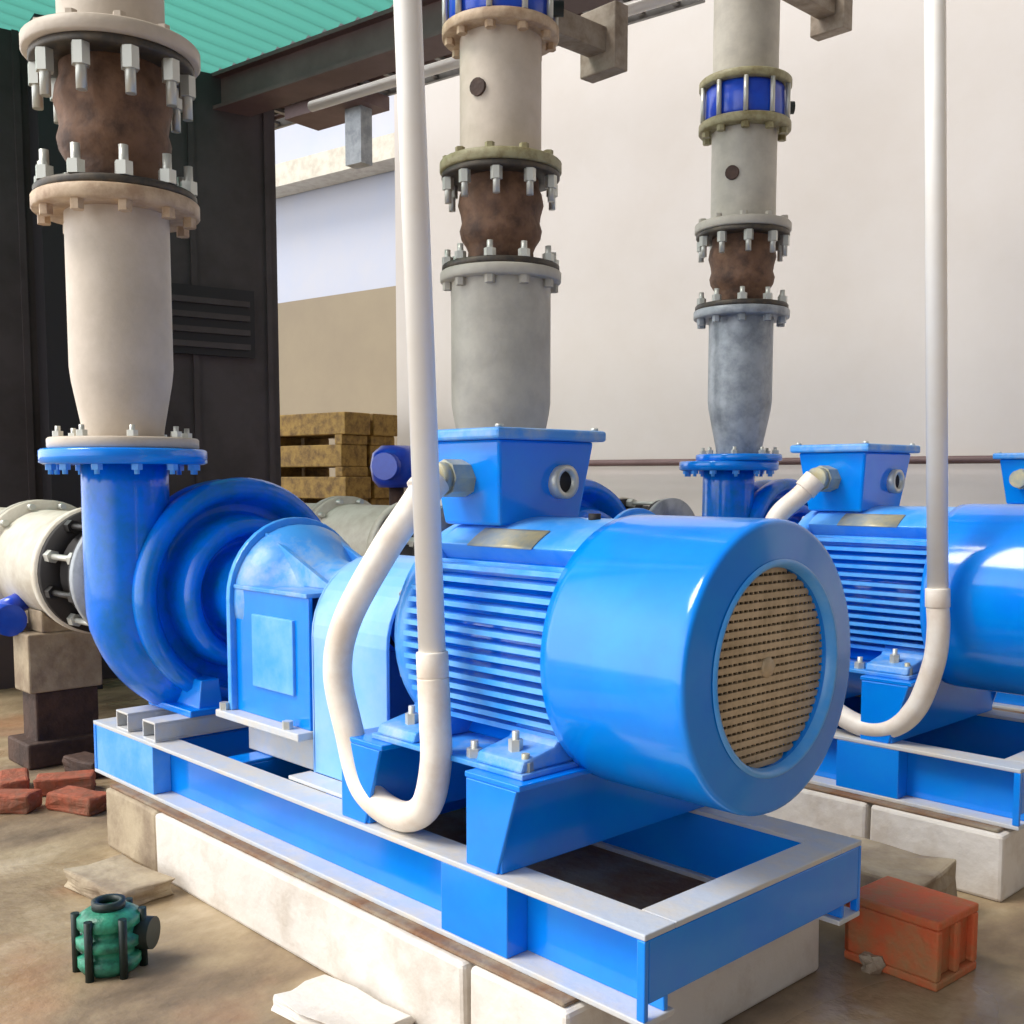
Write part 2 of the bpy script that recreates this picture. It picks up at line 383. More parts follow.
# pump --------------------------------------------------------------
PUMP_O = (-3.75, AY, FT+.07)
def make_pump():
    o = PUMP_O
    r = empty('centrifugal_pump', o, 'blue volute pump with large upright discharge neck in left foreground', 'pump', 'blue volute pumps')
    def b(mb, name, m='blue_cast', bv=0):
        ob = mb.build(name, m, r, bv, off=o); ob.location = (0,0,0); return ob
    # volute scroll: path in the YZ plane, thickest on the near (-Y) side, then the neck going up
    pts = []; rad = []
    N = 56
    for i in range(N+1):
        t = i/N                           # from tongue round the top, far side, bottom, to near side
        a = PI*0.93-2*PI*.93*t            # cos a -> +Y ; sin a -> +Z ; ends at a = -PI*.93 -> near side
        rc = .285+.09*t; rr = .1+.046*t
        pts.append((-3.87, AY+rc*math.cos(a), AZ+rc*math.sin(a))); rad.append(rr*1.05)
    yend = 1.715
    for z in (.80,.88,.96,1.05,1.15,1.25,1.34):
        pts.append((-3.87, yend, z)); rad.append(.152)
    P = [Vector(p) for p in pts]; 
    for i in range(N-6, N+3): P[i] = (P[i-1]+P[i]*2+P[i+1])/4
    b(MB().tube(P, rad, 32, up=(1,0,0)), 'volute')
    # casing back and cover, turned about the shaft
    b(MB().lathe([(0,-4.02),(.22,-4.02),(.30,-3.97),(.33,-3.87),(.40,-3.80),(.425,-3.76),(.43,-3.70),(.415,-3.665),(.38,-3.655),(.355,-3.68),(.338,-3.75),(.315,-3.765),(.292,-3.74),(.283,-3.64),(.268,-3.60),(.235,-3.595),(.216,-3.62),(.208,-3.68),(.18,-3.68),(.168,-3.62),(.165,-3.46),(.14,-3.40),(0,-3.40)], (0,AY,AZ), 'x', 64), 'casing')
    # discharge flange
    b(MB().lathe([(0.10,1.335),(.275,1.335),(.29,1.342),(.29,1.383),(.283,1.39),(0.10,1.39)], (-3.87,yend,0), 'z', 48, closed=True), 'discharge_flange', 'blue')
    for k in range(12):
        a = 2*PI*(k+.5)/12; x, y = -3.87+.25*math.cos(a), yend+.25*math.sin(a)
        b(MB().cyl((x,y,1.315),(x,y,1.335),.02,6,smooth=False).cyl((x,y,1.30),(x,y,1.335),.01,8), 'bolt', 'blue_light')
    # suction nozzle
    b(MB().lathe([(.19,-4.0),(.18,-4.1),(.18,-4.58)], (0,AY,AZ), 'x', 40), 'suction_nozzle')
    b(MB().lathe([(.12,-4.62),(.30,-4.62),(.30,-4.58),(.12,-4.58)], (0,AY,AZ), 'x', 48, closed=True), 'suction_flange', 'galv')
    # feet
    for s in (-1,1):
        y = AY+s*.2
        b(MB().prism([(y-.05,FT+.07),(y+.05,FT+.07),(y+.035,AZ-.3),(y-.035,AZ-.3)], -3.9, -3.6).box(-3.92,-3.58,y-.09,y+.09,FT+.07,FT+.095), 'foot', 'blue', .004)
    # bearing bracket: arched plate, ribs and tube
    arc = [(AY+.27*math.cos(PI*k/20), AZ+.02+.27*math.sin(PI*k/20)) for k in range(21)]
    b(MB().prism(arc+[(AY-.27,.50),(AY+.27,.50)], -3.345, -3.32), 'bracket_plate', 'blue_light', .004)
    b(MB().lathe([(.14,-3.46),(.14,-3.345)], (0,AY,AZ), 'x', 32), 'lantern')
    b(MB().lathe([(.255,-3.32),(.255,-3.27),(.21,-3.2),(.15,-3.12),(.13,-3.0),(.13,-2.84),(0,-2.84)], (0,AY,AZ+.01), 'x', 40), 'bearing_housing', 'blue_dusty')
    for s in (-1,1):
        b(MB().prism([(-3.32,.50),(-2.87,.50),(-2.87,.92),(-3.32,.92)], AY+s*.24-.008, AY+s*.24+.008, 'xz'), 'side_plate', 'blue', .003)
        b(MB().prism([(-3.2,.60),(-2.95,.60),(-2.95,.84),(-3.2,.84)], AY+s*.25-.008, AY+s*.25+.008, 'xz'), 'inspection_cover', 'blue_light', .003)
    b(MB().box(-3.32,-2.87,AY-.255,AY+.255,.915,.93), 'top_plate', 'blue_dusty', .003)
    b(MB().box(-3.38,-2.86,AY-.3,AY+.3,.475,.50).box(-3.3,-2.9,AY-.22,AY+.22,FT,.475), 'bracket_foot', 'steel_top', .004)
    for s in (-1,1):
        b(MB().prism([(-3.32,.93),(-2.9,.93),(-3.32,1.1)], AY+s*.12-.01, AY+s*.12+.01, 'xz'), 'rib', 'blue_dusty', .003)
        for x in (-3.35,-2.95): b(MB().cyl((x,AY+s*.28,.50),(x,AY+s*.28,.525),.018,6,smooth=False), 'bolt', 'bolt')
    return r
pump = make_pump()
# coupling guard -----------------------------------------------------
def make_guard():
    o = (-2.6, AY, FT)
    r = empty('coupling_guard', o, 'pale blue arched sheet guard over foreground coupling behind looped hose', 'guard', 'arched coupling guards')
    def b(mb, name, m='blue_pale', bv=0):
        ob = mb.build(name, m, r, bv, off=o); ob.location = (0,0,0); return ob
    def prof(hw, top, z0):
        return [(AY-hw, z0)]+[(AY-hw*math.cos(PI*k/20), .80+(top-.80)*math.sin(PI*k/20)) for k in range(21)]+[(AY+hw, z0)]
    po = prof(.25, 1.045, FT+.012); pi = prof(.238, 1.033, FT+.012); pi.reverse()
    m = MB(); n = len(po)
    poly = po+pi; vs = [(x, y, z) for x in (-2.85,-2.47) for y, z in poly]; k = len(poly)
    fs = []
    for i in range(k): fs.append((i, (i+1)%k, k+(i+1)%k, k+i))
    for e in (0, k):
        for i in range(n-1): fs.append((e+i, e+i+1, e+k-2-i, e+k-1-i))
    m.add(vs, fs, False); b(m, 'arch', 'blue_pale', .003)
    for s in (-1,1): b(MB().box(-2.87,-2.45,*sorted((AY+s*.25,AY+s*.33)),FT,FT+.012), 'foot_flange', 'steel_top', .002)
    b(MB().prism(po, -2.852, -2.842), 'end_panel', 'blue_pale')
    # coupling inside
    return r
guard = make_guard()
def make_coupling():
    o = (-2.66, AY, AZ)
    r = empty('shaft_coupling', o, 'blue jaw coupling on the shaft inside the foreground guard', 'coupling', 'shaft couplings under the guards')
    for nm, a, c, rr in (('hub',-2.83,-2.68,.12),('element',-2.68,-2.64,.115),('hub',-2.64,-2.50,.12)):
        ob = MB().cyl((a,AY,AZ),(c,AY,AZ),rr,28).build(nm, 'dark' if nm == 'element' else 'blue', r, .004, off=o); ob.location = (0,0,0)
    return r
coupling = make_coupling()

# motor ---------------------------------------------------------------
def make_motor():
    o = (-1.9, AY, .59)
    r = empty('electric_motor', o, 'blue finned motor with round tan fan grille in the foreground', 'motor', 'blue electric motors')
    def b(mb, name, m='blue', bv=0):
        ob = mb.build(name, m, r, bv, off=o); ob.location = (0,0,0); return ob
    A = (0, AY, AZ)
    # finned stator
    b(MB().lathe([(0,-2.34),(.27,-2.34),(.27,-1.72),(0,-1.72)], A, 'x', 56), 'stator', 'blue')
    for s in (-1,1):
        fm = MB()
        fm.box(-2.3, -1.765, *sorted((AY+s*.2, AY+s*.205)), AZ-.21, AZ+.21)
        for k in range(14):
            dz = .196-.03*k
            yo = math.sqrt(.322**2-dz**2)
            fm.box(-2.3, -1.765, *sorted((AY+s*.203, AY+s*yo)), AZ+dz-.0065, AZ+dz+.0065)
        b(fm, 'cooling_fins', 'blue_light')
    b(MB().lathe([(.24,-2.3),(.318,-2.3),(.322,-2.29),(.322,-1.775),(.318,-1.765),(.24,-1.765)], A, 'x', 24, closed=True, a0=PI*.285, a1=PI*.715), 'top_saddle', 'blue_light', .003)
    b(MB().lathe([(.24,-2.3),(.315,-2.3),(.315,-1.765),(.24,-1.765)], A, 'x', 24, closed=True, a0=-PI*.71, a1=-PI*.29), 'lower_shell', 'blue')
    # drive-end shield and shaft
    b(MB().lathe([(0,-2.42),(.11,-2.42),(.12,-2.40),(.18,-2.385),(.30,-2.36),(.312,-2.35),(.312,-2.31),(.30,-2.30),(0,-2.30)], A, 'x', 56), 'end_shield', 'blue_light')
    b(MB().cyl((-2.5,AY,AZ),(-2.41,AY,AZ),.045,20), 'shaft', 'bolt')
    for k in range(8):
        a = 2*PI*(k+.5)/8; y, z = AY+.285*math.cos(a), AZ+.285*math.sin(a)
        b(MB().cyl((-2.375,y,z),(-2.352,y,z),.014,6,smooth=False), 'bolt', 'bolt')
    # fan cowl with rolled front edge and inner lip
    b(MB().lathe([(.322,-1.775),(.333,-1.77),(.335,-1.74),(.335,-1.39),(.335,-1.378),(.3338,-1.368),(.330,-1.361),(.324,-1.3585),(.320,-1.358),(.250,-1.352),(.245,-1.351),(.236,-1.352),(.230,-1.36),(.228,-1.38),(.228,-1.40),(.25,-1.41),(.322,-1.41)], A, 'x', 80), 'fan_cowl', 'blue')
    b(MB().lathe([(.226,-1.366),(.232,-1.346),(.240,-1.343),(.246,-1.349)], A, 'x', 72), 'cowl_lip', 'blue_light')
    # grille: rows of tan bars, staggered cross wires, boss
    g = MB(); n = 24; Rg = .229
    for i in range(n):
        z = -Rg+2*Rg*(i+.5)/n; h = math.sqrt(max(Rg**2-z**2, 0))
        g.box(-1.386, -1.378, AY-h, AY+h, AZ+z-.0064, AZ+z+.0064)
    for j in range(25):
        y = -Rg+2*Rg*(j+.5)/25; h = math.sqrt(max(Rg**2-y**2, 0))
        g.box(-1.388, -1.382, AY+y-.0022, AY+y+.0022, AZ-h, AZ+h)
    b(g, 'grille', 'grille')
    b(MB().lathe([(0,-1.372),(.02,-1.372),(.024,-1.378),(.024,-1.386)], A, 'x', 24), 'grille_boss', 'grille')
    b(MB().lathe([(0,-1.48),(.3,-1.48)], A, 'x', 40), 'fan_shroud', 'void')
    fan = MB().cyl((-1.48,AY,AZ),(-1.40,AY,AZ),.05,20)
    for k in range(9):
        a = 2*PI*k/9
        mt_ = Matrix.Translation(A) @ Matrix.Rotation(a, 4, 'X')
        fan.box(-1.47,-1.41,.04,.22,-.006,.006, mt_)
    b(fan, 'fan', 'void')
    # feet
    for x in (-1.86,-2.26):
        for s in (-1,1):
            y = AY+s*.29
            b(MB().prism([(AY+s*.10,.70),(AY+s*.22,.70),(AY+s*.27,.65),(AY+s*.37,.63),(AY+s*.38,.604),(AY+s*.10,.604)], x-.085, x+.075), 'foot', 'blue_dusty', .006)
            b(MB().cyl((x,AY+s*.325,.62),(x,AY+s*.325,.665),.018,6,smooth=False).cyl((x,AY+s*.325,.63),(x,AY+s*.325,.685),.009,10), 'foot_bolt', 'bolt')
    b(MB().box(-2.36,-1.775,AY-.385,AY+.385,.59,.604), 'foot_plate', 'blue_dusty', .003)
    for s in (-1,1):
        for x in (-1.80,-1.98,-2.14):
            b(MB().cyl((x,AY+s*.35,.604),(x,AY+s*.35,.626),.02,6,smooth=False).cyl((x,AY+s*.35,.60),(x,AY+s*.35,.645),.01,10), 'jack_bolt', 'plate' if x > -1.9 else 'bolt')
    # nameplate on the near shoulder
    a0, a1 = PI*.655, PI*.74
    b(MB().lathe([(.3225,-2.17),(.3255,-2.17),(.3255,-1.93),(.3225,-1.93)], A, 'x', 8, closed=True, a0=a0-.04, a1=a1-.06), 'nameplate', 'plate')
    # lifting eye
    b(MB().cyl((-1.88,AY-.03,AZ+.31),(-1.88,AY-.03,AZ+.335),.016,12), 'plug', 'dark')
    # terminal box with wide lid
    zb, zt = AZ+.30, 1.385
    x0, x1, y0, y1 = -2.36, -2.075, 1.91, 2.27
    m = MB(); c = [(x0+.03,y0+.03),(x1-.03,y0+.03),(x1-.03,y1-.03),(x0+.03,y1-.03)]; d = [(x0,y0),(x1,y0),(x1,y1),(x0,y1)]
    m.add([(x,y,zb) for x,y in c]+[(x,y,zt) for x,y in d], [(0,1,2,3),(4,5,6,7)]+[(i,(i+1)%4,4+(i+1)%4,4+i) for i in range(4)])
    tb = b(m, 'terminal_box', 'blue', .008)
    def sub(mb, name, mm, par_, bv=0):
        ob = mb.build(name, mm, par_, bv, off=o); ob.location = (0,0,0); return ob
    sub(MB().box(x0-.025,x1+.025,y0-.025,y1+.025,zt,zt+.03), 'lid', 'blue_dusty', tb, .008)
    for x in (x0,x1):
        for y in (y0,y1): sub(MB().cyl((x,y,zt+.03),(x,y,zt+.038),.011,8), 'lid_screw', 'bolt', tb)
    sub(MB().lathe([(.03,x1-.03),(.046,x1-.03),(.046,x1+.012),(.03,x1+.012)], (0,y1-.12,1.275), 'x', 24, closed=True), 'gland_ring', 'bolt', tb)
    sub(MB().cyl((x1-.025,y1-.12,1.275),(x1-.002,y1-.12,1.275),.031,20), 'gland_plug', 'dark', tb)
    sub(MB().cyl((x0+.13,y0-.055,1.285),(x0+.13,y0+.03,1.285),.05,8,smooth=False).cyl((x0+.13,y0-.085,1.285),(x0+.13,y0-.055,1.285),.042,20), 'cable_gland', 'plate', tb)
    return r
motor = make_motor()

labels = {
 'frame': ['blue channel steel base frame under the middle motor, cut by right edge', 'blue channel steel base frame of the farthest pump set by the wall'],
 'pump': ['blue volute pump of the middle set, mostly hidden behind foreground motor', 'blue volute pump of the farthest set below the narrow grey reducer'],
 'guard': ['pale blue arched coupling guard of the middle pump set', 'pale blue arched coupling guard of the farthest pump set'],
 'coupling': ['blue jaw coupling inside the guard of the middle set', 'blue jaw coupling inside the guard of the farthest set'],
 'motor': ['blue finned motor of the middle set, its cowl cut by right edge', 'blue motor of the farthest set, only its terminal box showing at right edge'],
}
for k, o in (('frame', fr), ('pump', pump), ('guard', guard), ('coupling', coupling), ('motor', motor)):
    for i in (1, 2):
        c = copy_tree(o); c.location.y += SP*i; c['label'] = labels[k][i-1]

# ------------------------------------------------------------------ piping
def flange_v(cx, cy, z0, z1, r, ri=.08, n=44):
    e = .006
    return MB().lathe([(ri,z0),(r-e,z0),(r,z0+e),(r,z1-e),(r-e,z1),(ri,z1)], (cx,cy,0), 'z', n, closed=True)
def nut(mb, x, y, z0, z1, r): return mb.cyl((x,y,z0),(x,y,z1),r,6,smooth=False)

def make_line(cx, cy, p):
    lab = p['lab']
    def T(name, z, label, cat, grp):
        return empty(name, (cx,cy,z), label, cat, grp), (cx,cy,z)
    def B(mb, name, m, r, o, bv=0):
        ob = mb.build(name, m, r, bv, off=o); ob.location = (0,0,0); return ob
    zA, zB, zC, zD = p['z']      # lower flange top of reducer, joint top, spool top, valve top
    fr_ = p['fr']; pr = p['pr']
    # reducer
    r, o = T('reducer_pipe', 1.39, p['l_red'], 'pipe', 'reducer pipes on the pump discharges')
    z0 = 1.39
    B(flange_v(cx,cy,z0+.001,z0+.04,p['fb'],.1), 'lower_flange', p['mf0'], r, o)
    B(MB().lathe([(p['rb'],z0+.04),(p['rb']+.005,z0+.08),(p['rt']*.97,z0+p['taper']),(p['rt'],z0+p['taper']+.05),(p['rt'],zA-.045)], (cx,cy,0), 'z', 48), 'body', p['m0'], r, o)
    B(flange_v(cx,cy,zA-.05,zA,fr_,.1), 'upper_flange', p['mf1'], r, o)
    for k in range(8):
        a = 2*PI*(k+.5)/8+.1; x, y = cx+(p['fb']-.04)*math.cos(a), cy+(p['fb']-.04)*math.sin(a)
        B(nut(MB(),x,y,z0+.04,z0+.062,.02).cyl((x,y,z0+.04),(x,y,z0+.08),.01,8), 'bolt', 'bolt', r, o)
    nb = p['nb']
    for k in range(nb):
        a = 2*PI*(k+.5)/nb; x, y = cx+(fr_-.035)*math.cos(a), cy+(fr_-.035)*math.sin(a)
        B(nut(MB(),x,y,zA-.085,zA-.05,.024), 'nut', p['mf1'], r, o)
    # expansion joint
    r, o = T('expansion_joint', zA, p['l_jnt'], 'expansion joint', 'brown expansion joints in the risers')
    h = zB-zA; q = fr_*.64
    prof = [(q*.8,zA+.03),(q*.86,zA+.05),(q*.84,zA+.12*h+.04),(q*.9,zA+.2*h+.03),(q*1.02,zA+.34*h),(q*1.06,zA+.42*h),(q*1.0,zA+.5*h),(q*1.03,zA+.58*h),(q*1.1,zA+.68*h),(q*1.06,zA+.78*h),(q*.98,zA+.85*h),(q*.98,zB-.03)]
    B(MB().lathe(prof, (cx,cy,0), 'z', 44), 'bellows', 'rust', r, o)
    B(flange_v(cx,cy,zA,zA+.03,fr_*.97,.1), 'lower_ring', 'darkring', r, o)
    B(flange_v(cx,cy,zB-.03,zB,fr_*.97,.1), 'upper_ring', 'darkring', r, o)
    bl = p['bl']
    for k in range(nb):
        a = 2*PI*(k+.5)/nb; x, y = cx+(fr_-.035)*math.cos(a), cy+(fr_-.035)*math.sin(a)
        m = nut(MB(),x,y,zA+.03,zA+.03+bl*.35,.027*p['bs']).cyl((x,y,zA+.03),(x,y,zA+bl),.014*p['bs'],10)
        B(m, 'bolt', 'bolt', r, o)
        a += .12; x, y = cx+(fr_-.035)*math.cos(a), cy+(fr_-.035)*math.sin(a)
        m = nut(MB(),x,y,zB-.03-bl*.55,zB-.03,.027*p['bs']).cyl((x,y,zB-.03-bl*1.15),(x,y,zB-.03),.016*p['bs'],10)
        B(m, 'bolt', 'bolt', r, o)
    # spool
    r, o = T('pipe_spool', zB, p['l_sp'], 'pipe', 'straight riser spools')
    B(flange_v(cx,cy,zB,zB+.05,fr_*p.get('fu',1),.1), 'lower_flange', p['mf2'], r, o)
    B(MB().lathe([(pr,zB+.05),(pr,zC-.05)], (cx,cy,0), 'z', 44), 'body', p['m1'], r, o)
    for k in range(nb):
        a = 2*PI*(k+.5)/nb; x, y = cx+(fr_-.035)*math.cos(a), cy+(fr_-.035)*math.sin(a)
        B(nut(MB(),x,y,zB+.05,zB+.075,.022), 'nut', p['mf2'], r, o)
    if p['valve']:
        B(flange_v(cx,cy,zC-.05,zC,fr_*.95,.1), 'upper_flange', p['mf3'], r, o)
        dx = -R*math.cos(.7)*.0 + (-F*math.cos(.55)-R*math.sin(.55))*pr
        B(MB().cyl((cx+dx.x*.95,cy+dx.y*.95,p['zp']),(cx+dx.x*1.06,cy+dx.y*1.06,p['zp']),.04,14), 'sensor_port', 'brown', r, o)
        for k in range(nb):
            a = 2*PI*(k+.5)/nb; x, y = cx+(fr_-.05)*math.cos(a), cy+(fr_-.05)*math.sin(a)
            B(nut(MB(),x,y,zC-.08,zC-.05,.024), 'nut', p['mf3'], r, o)
        r, o = T('wafer_valve', zC, p['l_val'], 'valve', 'blue wafer valves in the risers')
        B(MB().lathe([(.1,zC),(fr_*.8,zC),(fr_*.84,zC+.02),(fr_*.84,zD-.02),(fr_*.8,zD),(.1,zD)], (cx,cy,0), 'z', 40, closed=True), 'body', 'valve_blue', r, o)
        for k in range(nb):
            a = 2*PI*(k+.5)/nb; x, y = cx+(fr_*.9)*math.cos(a), cy+(fr_*.9)*math.sin(a)
            B(MB().cyl((x,y,zC),(x,y,zD),.014,8), 'stud', 'bolt', r, o)
        B(MB().cyl((cx,cy,(zC+zD)/2),(cx+R.x*fr_*1.02,cy+R.y*fr_*1.02,(zC+zD)/2),.035,12), 'stem', 'greendark', r, o)
        r, o = T('pipe_spool', zD, p['l_up'], 'pipe', 'straight riser spools')
        B(flange_v(cx,cy,zD,zD+.045,fr_*.95,.1), 'lower_flange', p['mf3'], r, o)
        B(MB().lathe([(pr,zD+.045),(pr,5.4)], (cx,cy,0), 'z', 44), 'body', p['m1'], r, o)
        # support arm carried by the riser
        za = p['za']; ya = cy+p['arm']
        B(MB().box(cx-.06,cx+.06,cy+pr*.9,ya,za-.06,za+.06), 'support_arm', 'armtan', r, o, .005)
        B(MB().box(cx-.12,cx+.12,ya,ya+.1,za-.15,za+.17), 'arm_plate', 'armtan', r, o, .008)
        B(MB().lathe([(pr,za-.07),(pr+.02,za-.07),(pr+.02,za+.07),(pr,za+.07)], (cx,cy,0), 'z', 40, closed=True), 'clamp', 'armtan', r, o)

make_line(-3.87, 1.715, dict(lab='left', z=(2.265,2.745,5.0,5.2), fb=.262, rb=.138, rt=.178, taper=.24, fr=.285, pr=.18, nb=10, bl=.13, bs=1.15,
    mf0='beige', m0='beige', mf1='beige_warm', mf2='beige', m1='beige', mf3='beige', valve=False, fu=1.05,
    l_red='wide beige reducer standing on the foreground pump discharge at left', l_jnt='largest brown expansion joint with white bolts, upper left corner',
    l_sp='beige riser pipe above the largest expansion joint at the top left corner'))
make_line(-3.86, 3.565, dict(lab='mid', z=(2.25,2.70,3.35,3.54), fb=.26, rb=.20, rt=.235, taper=.2, fr=.285, pr=.19, nb=10, bl=.10, bs=1,
    mf0='blue_light', m0='grey_pipe', mf1='grey_pipe', mf2='olive', m1='beige', mf3='beige_warm', valve=True, zp=3.04, za=3.47, arm=.66,
    l_red='grey tapered reducer pipe rising behind the white conduit, centre', l_jnt='brown expansion joint of the middle riser, just right of white conduit',
    l_sp='beige spool with dark port directly above the middle expansion joint', l_val='blue wafer valve at the top edge of the photo on the middle riser',
    l_up='top pipe of the middle riser above its blue valve, mostly out of frame'))
make_line(-3.80, 5.415, dict(lab='right', z=(2.26,2.70,3.31,3.50), fb=.25, rb=.13, rt=.185, taper=.3, fr=.275, pr=.185, nb=10, bl=.10, bs=1,
    mf0='blue', m0='galv', mf1='galv', mf2='grey_pipe', m1='grey_pipe', mf3='olive', valve=True, zp=3.0, za=4.2, arm=.85,
    l_red='narrow bluish grey reducer on the farthest pump against the white wall', l_jnt='smallest brown expansion joint, on the riser against the white wall',
    l_sp='short grey spool below the blue valve on the farthest riser', l_val='bright blue wafer valve on the farthest riser against white wall',
    l_up='grey pipe above the blue valve on the farthest riser with tan arm'))

# suction piping along -X
def make_suction(dy, labs, long_=3.6):
    y, z = AY+dy, AZ; D = -.17
    def ring(x0, x1, r, ri=.12): return MB().lathe([(ri,x0+D),(r,x0+D),(r,x1+D),(ri,x1+D)], (0,y,z), 'x', 44, closed=True)
    o = (-4.8, y, z); r = empty('suction_joint', o, labs[0], 'expansion joint', 'suction expansion joints')
    def B(mb, name, m):
        ob = mb.build(name, m, r, 0, off=o); ob.location = (0,0,0); return ob
    B(ring(-4.49,-4.451,.29), 'flange', 'dark')
    B(MB().lathe([(q, h+D) for q, h in [(.19,-4.8),(.22,-4.76),(.19,-4.72),(.22,-4.67),(.19,-4.62),(.22,-4.57),(.19,-4.49)]], (0,y,z), 'x', 40), 'bellows', 'dark')
    B(ring(-4.84,-4.80,.29), 'flange', 'dark')
    for k in range(10):
        a = 2*PI*(k+.5)/10; yy, zz = y+.262*math.cos(a), z+.262*math.sin(a)
        B(MB().cyl((-4.82+D,yy,zz),(-4.47+D,yy,zz),.014,8).cyl((-4.80+D,yy,zz),(-4.75+D,yy,zz),.03,6,smooth=False).cyl((-4.54+D,yy,zz),(-4.49+D,yy,zz),.03,6,smooth=False), 'tie_rod', 'bolt_dark' if k % 2 else 'bolt')
    o = (-6, y, z); r = empty('suction_pipe', o, labs[1], 'pipe', 'large suction pipes')
    B(ring(-4.90,-4.841,.30), 'flange', 'pale')
    B(MB().lathe([(.22,-4.9+D),(.235,-4.95+D),(.27,-5.05+D),(.27,-4.9+D-long_)], (0,y,z), 'x', 44), 'body', 'pale')
    B(ring(-5.55,-5.50,.32), 'flange', 'pale'); B(ring(-5.61,-5.56,.32), 'flange', 'grey_pipe')
    for k in range(12):
        a = 2*PI*(k+.5)/12; yy, zz = y+.295*math.cos(a), z+.295*math.sin(a)
        B(MB().cyl((-5.65+D,yy,zz),(-5.46+D,yy,zz),.016,8), 'stud', 'bolt')
    if dy == 0:
        B(MB().cyl((-5.45,y-.30,z-.2),(-5.45,y-.2,z-.16),.05,16).cyl((-5.56,y-.30,z-.24),(-5.34,y-.30,z-.24),.075,20), 'drain_valve', 'valve_blue')
    x = -5.32
    m = MB().box(x-.10,x+.10,y-.27,y+.08,.28,.56).prism([(y-.2,.56),(y+.08,.56),(y+.08,.592),(y,.585),(y-.08,.592),(y-.15,.625),(y-.2,.67)], x-.09, x+.09)
    e = empty('pipe_support', (x,y,FZ), labs[2], 'pipe support')
    ob = m.build('concrete_block', 'concrete_tan', e, .01, off=(x,y,FZ)); ob.location = (0,0,0)
    ob = MB().box(x-.09,x+.09,y-.24,y+.06,FZ,.28).box(x-.14,x+.14,y-.3,y+.14,FZ,FZ+.12).build('base', 'brown', e, .01, off=(x,y,FZ)); ob.location = (0,0,0)
make_suction(0, ['dark bolted suction joint left of the foreground volute', 'pale suction pipe entering from the left edge', 'tan concrete support block under the leftmost suction pipe'], 2.1)
make_suction(SP, ['bolted suction joint of the middle pump beside the looped hose', 'beige suction pipe running behind the foreground volute', 'concrete support block under the middle suction pipe'], 1.9)
make_suction(2*SP, ['bolted suction joint of the farthest pump', 'beige suction pipe of the farthest pump', 'concrete support block under the farthest suction pipe'], 2.2)

# ------------------------------------------------------------------ conduits with hose loops
def conduit(name_l, top, bot, loop, rc, rh, label_c, label_h):
    o = bot
    c = MB().cyl(bot, top, rc, 24)
    e = empty('white_conduit', bot, label_c, 'conduit', 'white vertical conduits')
    ob = c.build('tube', 'conduit', e, 0, off=bot); ob.location = (0,0,0)
    d = (Vector(top)-Vector(bot)).normalized()
    ob = MB().cyl(Vector(bot)-d*.005, Vector(bot)+d*.06, rc*1.18, 24).build('collar', 'hose', e, .004, off=bot); ob.location = (0,0,0)
    h = empty('flexible_hose', loop[0], label_h, 'hose', 'cream hose loops')
    path = smooth_path(loop, 12)
    ob = MB().tube(path, rh, 20).build('hose', 'hose', h, 0, off=loop[0]); ob.location = (0,0,0)
    a, b = Vector(loop[-1]), Vector(loop[-2]); d = (b-a).normalized()
    ob = MB().cyl(a, a+d*.06, rh*1.2, 20).build('end_fitting', 'hose', h, .003, off=loop[0]); ob.location = (0,0,0)
conduit('a', (-2.26,1.685,4.6), (-2.072,1.685,.80),
    [(-2.072,1.685,.795),(-2.066,1.685,.70),(-2.07,1.69,.575),(-2.12,1.695,.455),(-2.25,1.71,.402),(-2.385,1.70,.45),(-2.45,1.695,.60),(-2.485,1.685,.76),(-2.455,1.70,.905),(-2.35,1.745,1.09),(-2.27,1.775,1.20),(-2.235,1.80,1.26),(-2.23,1.825,1.285)],
    .034, .040, 'tall white conduit in front of the foreground motor', 'cream hose looping onto the foreground frame, rising to terminal box')
conduit('b', (-1.83,3.53,4.9), (-1.67,3.53,.86),
    [(-1.67,3.53,.855),(-1.665,3.53,.78),(-1.68,3.535,.66),(-1.74,3.54,.50),(-1.84,3.55,.415),(-1.97,3.55,.41),(-2.12,3.55,.49),(-2.25,3.55,.66),(-2.33,3.55,.86),(-2.36,3.56,1.02),(-2.34,3.59,1.14),(-2.27,3.64,1.225),(-2.23,3.675,1.285)],
    .034, .037, 'second white conduit, right part of photo before the middle motor', 'cream hose looping below the middle motor at the right')

# ------------------------------------------------------------------ loose things on the floor
def ragged(name, x, y, w, d, h, rot, m, label, cat, z=FZ, amt=.012, group=None, bv=.01):
    import bmesh
    bm = bmesh.new(); bmesh.ops.create_cube(bm, size=1)
    bmesh.ops.subdivide_edges(bm, edges=bm.edges[:], cuts=2, use_grid_fill=True)
    for v in bm.verts:
        v.co = Vector((v.co.x*w, v.co.y*d, (v.co.z+.5)*h))
        low = v.co.z < 1e-4
        v.co += Vector((random.uniform(-amt,amt), random.uniform(-amt,amt), 0 if low else random.uniform(-amt,amt)*min(1,h*6)))
    me = bpy.data.meshes.new(name); bm.to_mesh(me); bm.free(); me.materials.append(M[m])
    o = bpy.data.objects.new(name, me); col.objects.link(o); o.location = (x, y, z); o.rotation_euler.z = rot
    b = o.modifiers.new('bevel', 'BEVEL'); b.width = bv; b.segments = 2; b.limit_method = 'ANGLE'; b.angle_limit = .3
    return tag(o, label, cat, group)
ragged('concrete_pad', -2.22, 1.50, .34, .17, .035, .1, 'concrete', 'flat broken white concrete pad against the foreground plinth, bottom centre', 'concrete pad')
ragged('concrete_pad', -3.44, 1.46, .34, .2, .06, .1, 'concrete_tan', 'low tan concrete lump beside the left end of foreground plinth', 'concrete pad')
